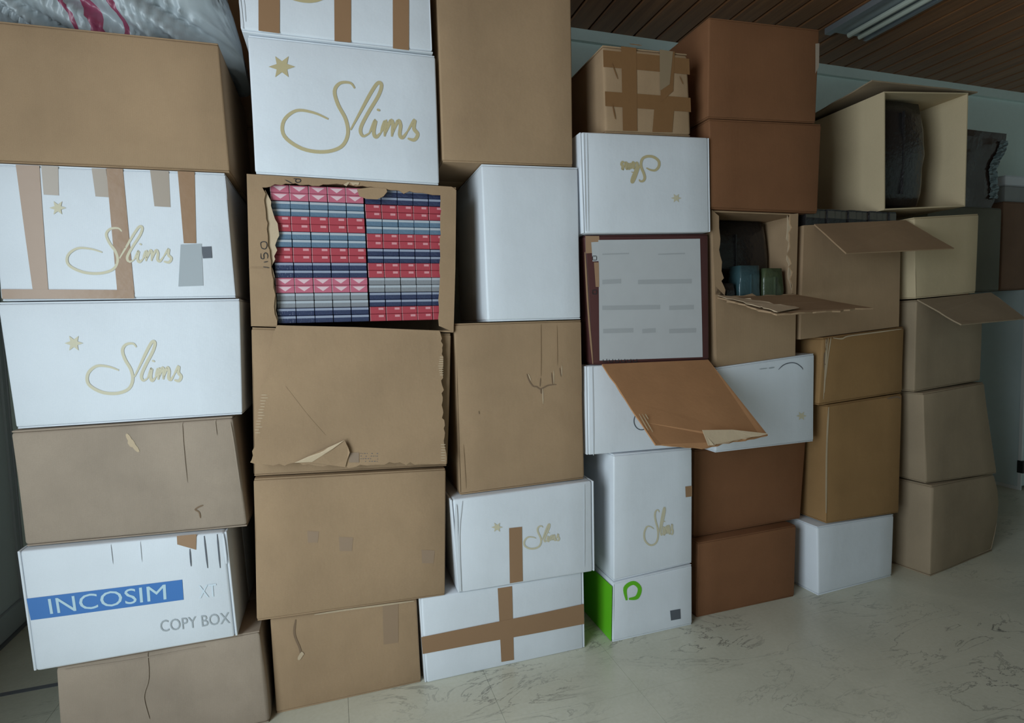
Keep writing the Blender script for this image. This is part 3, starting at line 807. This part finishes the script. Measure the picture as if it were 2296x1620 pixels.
ol, orr3 = pq((1742, 704), 1.42), pq((1958, 690), 1.42)
pts = [hl, hr] + ragged(hr + (orr3 - hr) * .05, orr3, 6, .001, 61) + [orr3] + ragged(orr3 + (ol - orr3) * .04, ol, 14, .003, 62) + [ol] + ragged(ol + (hl - ol) * .05, hl, 14, .003, 63)[:-1]
flE = slab('open_flap', pts, .005, KR, E3.root)
tpts = ragged(hl, ol, 16, .003, 64) + [ol] + ragged(ol + (orr3 - ol) * .3 + (hl - ol) * .12, hl + (hr - hl) * .10, 12, .003, 65)
slab('torn_edge', [p + Vector((0, -.001, .0062)) for p in tpts], .0015, KT, flE)

# ---- column F -----------------------------------------------------------------------------
F5 = Carton(BX, 'white cardboard box on the floor under the tall ochre box', [(1833, 1180), (2005, 1152), (2000, 1285), (1835, 1335)], 1.70, .40, WH2, seed=51, yaw=3, e=.008, on='floor')
F4 = Carton(BX, 'tall ochre brown cardboard box on the white floor box', [(1855, 907), (2022, 881), (2016, 1149), (1853, 1177)], 1.70, .42, KO, seed=52, yaw=2, on=F5)
F3 = Carton(BX, 'ochre brown cardboard box with a split corner on the tall ochre box', [(1846, 756), (2027, 731), (2023, 880), (1836, 906)], 1.69, .42, KO, seed=53, yaw=2, e=.007, amp=.004, on=F4)
F2 = Carton('open_box', 'brown open cardboard box with an outward flap and dark packs inside', [(1803, 504), (2020, 494), (2016, 715), (1795, 742)], 1.70, .40, KR, seed=54, body=False, on=F3)
shell(F2, KR, top=False)
wall(F2, 'front_panel', 0, 1, 0, 1, 0, .012, KR)
fa, fb = pq((1826, 502), 1.698), pq((2030, 493), 1.698)
fc, fd = pq((2140, 556), 1.555), pq((1898, 567), 1.545)
slab('open_flap', [fa, fb] + ragged(fb + (fc - fb) * .05, fc, 5, .001, 71) + [fc, fd] + ragged(fd + (fa - fd) * .05, fa, 5, .001, 72)[:-1], .005, KR, F2.root)
F3.strokes('split_corner', [([(1850, 760), (1850, 800), (1846, 895)], 2.4), ([(1855, 757), (1852, 800), (1848, 880)], 2.0), ([(1861, 756), (1855, 800), (1850, 850)], 2.4)], 2.2, KT)
F3.strokes('split_corner', [([(1847, 790), (1848, 830)], 4), ([(1852, 758), (1849, 790)], 1.5)], 3, TEAR_SHADE)  # split in the board, painted dark for the shade inside it
F3.strokes('torn_edge', [([(1865, 757), (1885, 759), (1900, 753), (1960, 745), (2020, 737)], 3)], 3, KT)
F4.strokes('worn_edge', [([(1857, 912), (1853, 1000), (1852, 1150)], 4)], 4, KT)
F4.strokes('tear', [([(1988, 893), (2010, 889), (2018, 894)], 4)], 4, TEAR_SHADE)  # tear drawn dark for the shade in its opening
# wide open box on top: no front, lid lifted
F1 = Carton('open_box', 'pale cardboard box lying with its open side forward and lid raised near the ceiling', [(1985, 203), (2174, 206), (2167, 462), (1985, 470)], 1.69, .40, KL, seed=55, body=False)
shell(F1, KL, top=False, bottom=False, right=False, backw=False)
shell(F1, KL, left=False)
la, lb = pq((1955, 182), 1.70), pq((2192, 208), 1.70)
lc, ldp = F1.tri(1.02, 1.0, 1.0) + Vector((0, 0, .012)), F1.tri(-.05, 1.0, 1.0) + Vector((0, 0, .012))
slab('raised_lid', ragged(ldp, la, 8, .002, 73) + [la] + ragged(la + (lb - la) * .03, lb, 6, .001, 74) + [lb, lc], .005, KG, F1.root)

# ---- column G -----------------------------------------------------------------------------
G5 = Carton(BX, 'dented dull brown cardboard box standing on the floor at the end of the row', [(2090, 1088), (2228, 1061), (2226, 1240), (2086, 1294)], 1.69, .42, KG, seed=61, yaw=9, e=.010, amp=.010, bulge=.055, on='floor')
G4 = Carton(BX, 'dull brown cardboard box with scribbled side on the dented end box', [(2070, 881), (2206, 856), (2236, 1058), (2076, 1088)], 1.69, .42, KG, seed=62, yaw=5, amp=.005, on=G5)
G3 = Carton(BX, 'dull brown cardboard box with a wide flap open under the pale olive box', [(2055, 672), (2205, 657), (2198, 853), (2050, 879)], 1.70, .42, KG, seed=63, yaw=4, on=G4)
G2 = Carton(BX, 'pale olive cardboard box under the open box with the raised lid', [(2050, 486), (2195, 478), (2188, 658), (2054, 667)], 1.69, .42, KL, seed=64, yaw=2, on=G3)
ga, gb = pq((2057, 671), 1.688), pq((2222, 655), 1.69)
gc, gd = pq((2300, 713), 1.53), pq((2156, 727), 1.53)
slab('open_flap', [ga, gb] + ragged(gb + (gc - gb) * .05, gc, 5, .001, 81) + [gc, gd] + ragged(gd + (ga - gd) * .05, ga, 8, .0012, 82)[:-1], .005, KG, G3.root)
G4.strokes('scribble', [[(2040, 925), (2048, 920), (2052, 930), (2044, 935), (2040, 930)], [(2040, 935), (2053, 937)], [(2051, 940), (2048, 960), (2053, 968)]], 1.8, INK, .002, fn=G4.lpt)

# ------------------------------------------------------------------ packs
def pack_mesh(name, body, deco, kind, w=.0505, h=.0214, d=.086):
    bm = bmesh.new()
    e = .0012
    v, f = box_vf(-w / 2 + .0004, w / 2 - .0004, 0, d, .0003, h - .0003)
    vs = [bm.verts.new(p) for p in v]
    for q in f: bm.faces.new([vs[i] for i in q])
    bmesh.ops.recalc_face_normals(bm, faces=bm.faces)
    bmesh.ops.bevel(bm, geom=bm.edges[:], offset=e, segments=1, affect='EDGES', profile=.5)
    def face(P, mi):
        fc = bm.faces.new([bm.verts.new(p) for p in P]); fc.material_index = mi
    if kind == 'tri':
        face([(-w * .36, -.0004, h * .80), (0, -.0004, h * .20), (w * .36, -.0004, h * .80)], 1)
        face([(-w * .5, -.0003, 0.0005), (-w * .5 + .0012, -.0003, 0.0005), (-w * .5 + .0012, -.0003, h - .0005), (-w * .5, -.0003, h - .0005)], 1)
    elif kind == 'line':
        face([(-w * .5, -.0003, 0.0005), (-w * .5 + .0016, -.0003, 0.0005), (-w * .5 + .0016, -.0003, h - .0005), (-w * .5, -.0003, h - .0005)], 1)
        face([(.002, -.0003, h * .55), (.018, -.0003, h * .55), (.018, -.0003, h * .85), (.002, -.0003, h * .85)], 1)
    elif kind == 'band':
        face([(-w * .48, -.0003, h * .62), (w * .48, -.0003, h * .62), (w * .48, -.0003, h * .92), (-w * .48, -.0003, h * .92)], 1)
    bm.normal_update()
    me = bpy.data.meshes.new(name); bm.to_mesh(me); bm.free()
    me.materials.append(body); me.materials.append(deco)
    return me
PINK = plain_mat('pink_pack', (.52, .14, .20), .28, bump=.2, bscale=60)
PWHITE = plain_mat('pack_pale', (.72, .50, .53), .35)
RED = plain_mat('red_pack', (.42, .06, .08), .3, bump=.15, bscale=60)
RPALE = plain_mat('red_pack_print', (.66, .30, .32), .4)
NAVY = plain_mat('navy_pack', (.035, .045, .10), .16, spec=.7, bump=.8, bscale=90)
NPALE = plain_mat('navy_pack_print', (.30, .33, .42), .2)
BLU = plain_mat('slate_pack', (.12, .19, .27), .2, spec=.6, bump=.6, bscale=90)
BPALE = plain_mat('slate_pack_print', (.42, .46, .50), .3)
GRY = plain_mat('grey_pack', (.24, .25, .27), .3, bump=.4, bscale=80)
PK = {'pink': pack_mesh('pack', PINK, PWHITE, 'tri'), 'red': pack_mesh('pack', RED, RPALE, 'line'), 'navy': pack_mesh('pack', NAVY, NPALE, 'band'),
      'slate': pack_mesh('pack', BLU, BPALE, 'band'), 'grey': pack_mesh('pack', GRY, BPALE, 'band')}
DESC = {'pink': 'pink bundle of packs with triangles', 'red': 'red bundle of packs', 'navy': 'glossy navy bundle of packs', 'slate': 'slate blue bundle of packs', 'grey': 'grey bundle of packs'}
ORD = ['first', 'second', 'third', 'fourth', 'fifth', 'sixth', 'seventh', 'eighth', 'ninth']
ph = .0215
zbot = max(B2.BL.z, B2.BR.z) + .0052
cols = (('left', .104 - 5 * .0505, .0505, ['pink', 'slate', 'red', 'slate', 'red', 'navy', 'pink', 'grey', 'navy'][::-1]),
        ('right', .107, .0468, ['navy', 'red', 'slate', 'red', 'navy', 'red', 'grey', 'navy', 'red'][::-1]))
for side, xs, pw, rows in cols:
    for r, kind in enumerate(rows):
        yb = 1.708 + (.006 if r % 3 == 1 else 0) + (.004 if side == 'right' else 0)
        b = empty('pack_bundle', (xs + 2.5 * pw, yb, zbot + r * 2 * ph), '%s, %s from the bottom, %s' % (DESC[kind], ORD[r], 'beside the torn edge' if side == 'left' else 'beside the uncut edge'), 'pack bundle', 'pack bundles in the torn box')
        for i in range(5):
            for j in range(2):
                p = link_mesh('pack', PK[kind], b)
                p.scale.x = pw / .0512
                p.location = ((i - 2) * pw + random.uniform(-.0004, .0004), random.uniform(0, .002), j * ph)
# dark wrapped packs in the holes of E3 and F2
TEALP = plain_mat('teal_wrap', (.035, .075, .085), .25, spec=.6, bump=.8, bscale=50)
OLIVP = plain_mat('olive_wrap', (.06, .08, .04), .3, spec=.6, bump=.8, bscale=50)
DARKP = plain_mat('dark_wrap', (.018, .016, .016), .25, spec=.5, bump=.8, bscale=50)
DARKPRINT = plain_mat('dark_pack_print', (.06, .05, .035), .2, spec=.7)  # print band on the dark packs
def wrapped(x, y, z, w, d, h, mat, label, group):
    """soft film-wrapped bundle with gathered seam"""
    r = empty('wrapped_bundle', (x, y, z), label, 'wrapped bundle', group)
    V, Fc, n, m = [], [], 16, 8
    for i in range(m + 1):
        tt = i / m
        for k in range(n):
            a = k / n * 2 * math.pi
            ca, sa = math.cos(a), math.sin(a)
            sx = math.copysign(abs(ca) ** .2, ca); sy = math.copysign(abs(sa) ** .2, sa)
            sc = 1 - .10 * abs(tt - .5) ** 2 * 4
            p = Vector((x + sx * w / 2 * sc, y + d / 2 + sy * d / 2 * sc, z + h * tt))
            p += Vector((noise.noise(p * 30), noise.noise(p * 27 + Vector((5, 0, 0))), 0)) * .007
            V.append(p)
    for i in range(m):
        for k in range(n):
            Fc.append((i * n + k, i * n + (k + 1) % n, (i + 1) * n + (k + 1) % n, (i + 1) * n + k))
    Fc += [tuple(range(n)), tuple(range(m * n + n - 1, m * n - 1, -1))]
    mesh_obj('wrap', V, Fc, mat, r, smooth=True)
    mesh_obj('seam', *box_vf(x - .003, x + .003, y - .004, y + .008, z + h * .1, z + h * .9), mat, r)
    return r
ez = max(E3.BL.z, E3.BR.z) + .006
cx = (E3.BL.x + E3.BR.x) / 2
for dx, dy, w_, d_, mat_, hh, lab in ((.0, .115, .345, .25, DARKP, .515, 'black film wrapped bundle added to darken the back of the torn hole'), (-.115, .025, .085, .075, DARKP, .27, 'small black film wrapped bundle added to darken the front of the torn hole'), (-.01, .022, .10, .075, TEALP, .335, 'teal film wrapped bundle in the torn hole'), (.10, .022, .10, .075, OLIVP, .325, 'olive green film wrapped bundle in the torn hole')):  # black bundles are put in to make the hole dark inside
    wrapped(cx + dx, 1.70 + dy, ez, w_, d_, hh, mat_, lab, 'bundles in the torn hole')
fz = max(F2.BL.z, F2.BR.z) + .006
ftop = min(F1.BL.z, F1.BR.z) - .002
dk = pack_mesh('pack', DARKP, DARKPRINT, 'band', w=.027, h=.088, d=.06)
ncol = 13
ux = (F2.TR.x - F2.TL.x - .03) / ncol
nrow = 5
hz = (ftop - fz) / nrow
for r in range(nrow):
    b = empty('pack_bundle', ((F2.TL.x + F2.TR.x) / 2, 1.708, fz + r * hz), 'dark bundle of upright packs in the open box, %s layer' % ['lowest', 'second lowest', 'middle', 'second highest', 'highest'][r], 'pack bundle', 'dark bundles in the open box')
    for i in range(ncol):
        p = link_mesh('pack', dk, b)
        p.location = ((i - (ncol - 1) / 2) * ux, .004 * ((i * 7) % 3), 0)
        p.scale = (ux / .0275, 1, hz / .0882)

f1z = max(F1.BL.z, F1.BR.z) + .007
wrapped(F1.BL.x + .150, 1.735, f1z, .275, .33, .415, DARKP, 'large black film wrapped bundle added to darken the open box with raised lid', 'added dark bundles in the raised lid box')  # added to make the box interior dark
wrapped(F1.BL.x + .35, 1.88, f1z, .10, .18, .30, DARKP, 'small black film wrapped bundle added to darken the open box with raised lid', 'added dark bundles in the raised lid box')  # second black bundle added for the same dark interior

# ------------------------------------------------------------------ back right corner
CABM = plain_mat('grey_green_metal', (.60, .70, .72), .45, spec=.4, var=.04)
cab = empty('metal_cabinet', (4.3, 2.44, 0), 'grey green metal cabinet with pale trim in the far corner', 'cabinet')
add_box('cabinet_body', 4.0, 4.62, 2.29, 2.60, .02, 1.232, CABM, cab)
add_box('edge_trim', 3.994, 4.004, 2.275, 2.292, .0, 1.23, FRAME, cab)
add_box('bottom_trim', 3.992, 4.0, 2.292, 2.60, .0, .02, FRAME, cab)
add_box('black_clip', 3.985, 4.01, 2.262, 2.292, .11, .185, BLACK, cab)
def plain_carton(name, label, x0, x1, y0, y1, z0, z1, mat, cat='cardboard box', seed=0, group=None):
    c = Carton.__new__(Carton)
    c.seed, c.amp, c.mat, c.bulge = seed, .002, mat, 0.0
    c.n = Vector((0, -1, 0)); c.inw = Vector((0, 1, 0)); c.p0 = Vector((x0, y0, z0))
    c.BL, c.BR, c.TL, c.TR = Vector((x0, y0, z0)), Vector((x1, y0, z0)), Vector((x0, y0, z1)), Vector((x1, y0, z1))
    c.depth = y1 - y0; c.w = x1 - x0; c.h = z1 - z0
    c.c8 = [c.BL, c.BR, c.TL, c.TR] + [p + c.inw * c.depth for p in (c.BL, c.BR, c.TL, c.TR)]
    c.root = empty(name, ((x0 + x1) / 2, (y0 + y1) / 2, z0), label, cat, group)
    c.make_body(mat, mat, 'z', .006)
    return c
KDD = card_mat('kraft_dark', (.20, .115, .075), seed=71)
OLV = card_mat('olive_board', (.15, .145, .115), seed=73)
H2 = plain_carton(BX, 'dark brown cardboard box on the metal cabinet', 3.80, 4.45, 2.30, 2.60, 1.2335, 1.752, KDD, seed=71)
H4 = plain_carton(BX, 'flat grey cardboard box lying on the dark brown box', 3.84, 4.40, 2.32, 2.60, 1.7535, 1.852, card_mat('grey_board', (.30, .31, .31), seed=75), seed=72)
H5 = plain_carton(BX, 'flat white cardboard box on the flat grey box in the corner', 3.86, 4.38, 2.33, 2.60, 1.8535, 1.915, WH, seed=73)
S1 = plain_carton(BX, 'brown cardboard box on the floor behind the end of the row', 2.86, 3.30, 2.15, 2.56, 0, .609, KD, seed=74)
S2 = plain_carton(BX, 'brown cardboard box stacked behind the end of the row, under the olive one', 2.86, 3.30, 2.15, 2.56, .6105, 1.2195, KD, seed=75)
S3 = plain_carton(BX, 'dark olive cardboard box under the dark film-wrapped parcel', 2.98, 3.54, 2.15, 2.55, 1.221, 1.672, OLV, seed=76)
zz = 0.0
LIGHT_BLOCKERS = ('added light-blocking cardboard box on the floor of the back row near the narrow door', 'added light-blocking cardboard box in the middle of the back row stack near the narrow door', 'added light-blocking cardboard box third up in the back row stack near the narrow door', 'added light-blocking cardboard box on top of the back row stack near the narrow door')
for k_, lab in enumerate(LIGHT_BLOCKERS):  # unseen stack added to block light in the lane behind the boxes
    plain_carton(BX, lab, -.70, -.12, 2.30, 2.595, zz, zz + (.62 if k_ < 3 else .55), KR, seed=81 + k_)
    zz += .6215
# film-wrapped dark parcel
FILM = plain_mat('dark_film', (.055, .035, .028), .22, spec=.6, bump=.5, bscale=30)
FILMS = plain_mat('shiny_film', (.10, .15, .17), .08, spec=1.0, bump=1.0, bscale=70)
pr = empty('wrapped_parcel', (3.30, 2.33, 1.674), 'dark parcel in shiny plastic film on the dark olive box', 'parcel')
V, Fc = [], []
nx, nz = 14, 12
def film_pt(u, v, w):
    x_ = 3.05 + u * (.42 + .10 * v + .02 * math.sin(v * 9))
    y_ = 2.16 + w * .34
    z_ = 1.674 + v * .405
    p = Vector((x_, y_, z_))
    return p + Vector((noise.noise(p * 9), noise.noise(p * 8 + Vector((3, 1, 0))), 0)) * .008 * (1 if 0 < v < 1 else .3)
def grid(fn, n, m):
    base = len(V)
    for i in range(n + 1):
        for j in range(m + 1): V.append(fn(i / n, j / m))
    for i in range(n):
        for j in range(m):
            a = base + i * (m + 1) + j
            Fc.append((a, a + 1, a + m + 2, a + m + 1))
grid(lambda a, b: film_pt(a, b, 0), nx, nz); grid(lambda a, b: film_pt(a, b, 1), nx, nz)
grid(lambda a, b: film_pt(0, b, a), 4, nz); grid(lambda a, b: film_pt(1, b, a), 4, nz)
grid(lambda a, b: film_pt(a, 0, b), nx, 4); grid(lambda a, b: film_pt(a, 1, b), nx, 4)
mesh_obj('film_wrap', V, Fc, FILM, pr)
V, Fc = [], []
grid(lambda a, b: film_pt(1, .12 + .78 * b, 0) + Vector((-.065 * (1 - a) + .010 * a * noise.noise(Vector((b * 14, a * 2, 3))), -.010 - .010 * noise.noise(Vector((b * 22, a * 3, 0))), 0)), 4, 40)
mesh_obj('film_fold', V, Fc, FILMS, pr)

# ------------------------------------------------------------------ woven sack on the first column
def sack_mat():
    m, nt, b = new_mat('woven_plastic')
    tc = nt.nodes.new('ShaderNodeUVMap'); sp = nt.nodes.new('ShaderNodeSeparateXYZ'); nt.links.new(tc.outputs[0], sp.inputs[0])
    def band(c, w):
        s = nd(nt, 'ShaderNodeMath', operation='SUBTRACT'); nt.links.new(sp.outputs[0], s.inputs[0]); s.inputs[1].default_value = c
        a = nd(nt, 'ShaderNodeMath', operation='ABSOLUTE'); nt.links.new(s.outputs[0], a.inputs[0])
        l = nd(nt, 'ShaderNodeMath', operation='LESS_THAN'); nt.links.new(a.outputs[0], l.inputs[0]); l.inputs[1].default_value = w
        return l.outputs[0]
    c = (.36, .40, .42)
    n = ntex(nt, mapping(nt), 5, 4)
    col = mixc(nt, n, (.30, .335, .355), (.36, .40, .42))
    for cc, ww in ((.572, .005), (.618, .015), (.685, .007)):
        col = mixc(nt, band(cc, ww), col, (.26, .05, .10))
    nt.links.new(col, b.inputs['Base Color']); b.inputs['Roughness'].default_value = .34; b.inputs['Specular IOR Level'].default_value = .55
    wv = nd(nt, 'ShaderNodeTexChecker'); wv.inputs['Scale'].default_value = 420; nt.links.new(mapping(nt), wv.inputs['Vector'])
    bp = nd(nt, 'ShaderNodeBump'); bp.inputs['Strength'].default_value = .25; bp.inputs['Distance'].default_value = .001
    nt.links.new(wv.outputs[1], bp.inputs['Height']); nt.links.new(bp.outputs[0], b.inputs['Normal'])
    return m
SACK = sack_mat()
ztop = (A1.TL.z + A1.TR.z) / 2 + .006
rs_ = empty('plastic_sack', (-.52, 1.98, ztop), 'crumpled grey woven plastic sack with maroon stripes on the wide tan box', 'sack')
NU, NV = 200, 100
V, UV, Fc = [], [], []
for j in range(NV + 1):
    v = j / NV
    for i in range(NU + 1):
        u = i / NU
        # profile: a closed pillow in y-z, long in x
        a = v * 2 * math.pi
        ca, sa = math.cos(a), math.sin(a)
        endf = max(0.0, 1 - abs(2 * u - 1) ** 5) ** .5
        x_ = -1.12 + u * .90
        ry, rz = .225 * (.35 + .65 * endf), .19 * endf
        y_ = 1.945 + ry * math.copysign(abs(ca) ** .7, ca)
        z_ = ztop + rz + rz * math.copysign(abs(sa) ** .75, sa)
        p = Vector((x_, y_, z_))
        d = Vector((0, ca, sa))
        # diagonal folds
        q = Vector((p.x * 4 + p.z * 9, p.y * 3, p.z * 19 + p.x * 9))
        fold = (.3 - abs(noise.noise(q))) * .085 + (.3 - abs(noise.noise(q * 2.1))) * .05 + (.3 - abs(noise.noise(q * 4.6 + Vector((2, 7, 1))))) * .022
        fold *= endf
        p = p + d * fold + Vector((noise.noise(p * 6) * .02, 0, 0))
        p.z = max(p.z, ztop)
        V.append(p); UV.append((u + .05 * noise.noise(Vector((v * 9, u * 3, 1))), v))
for j in range(NV):
    for i in range(NU):
        a = j * (NU + 1) + i
        Fc.append((a, a + 1, a + NU + 2, a + NU + 1))
so = mesh_obj('sack_body', V, Fc, SACK, rs_, smooth=True)
uvl = so.data.uv_layers.new(name='UVMap')
for poly in so.data.polygons:
    for li in poly.loop_indices:
        uvl.data[li].uv = UV[so.data.loops[li].vertex_index]
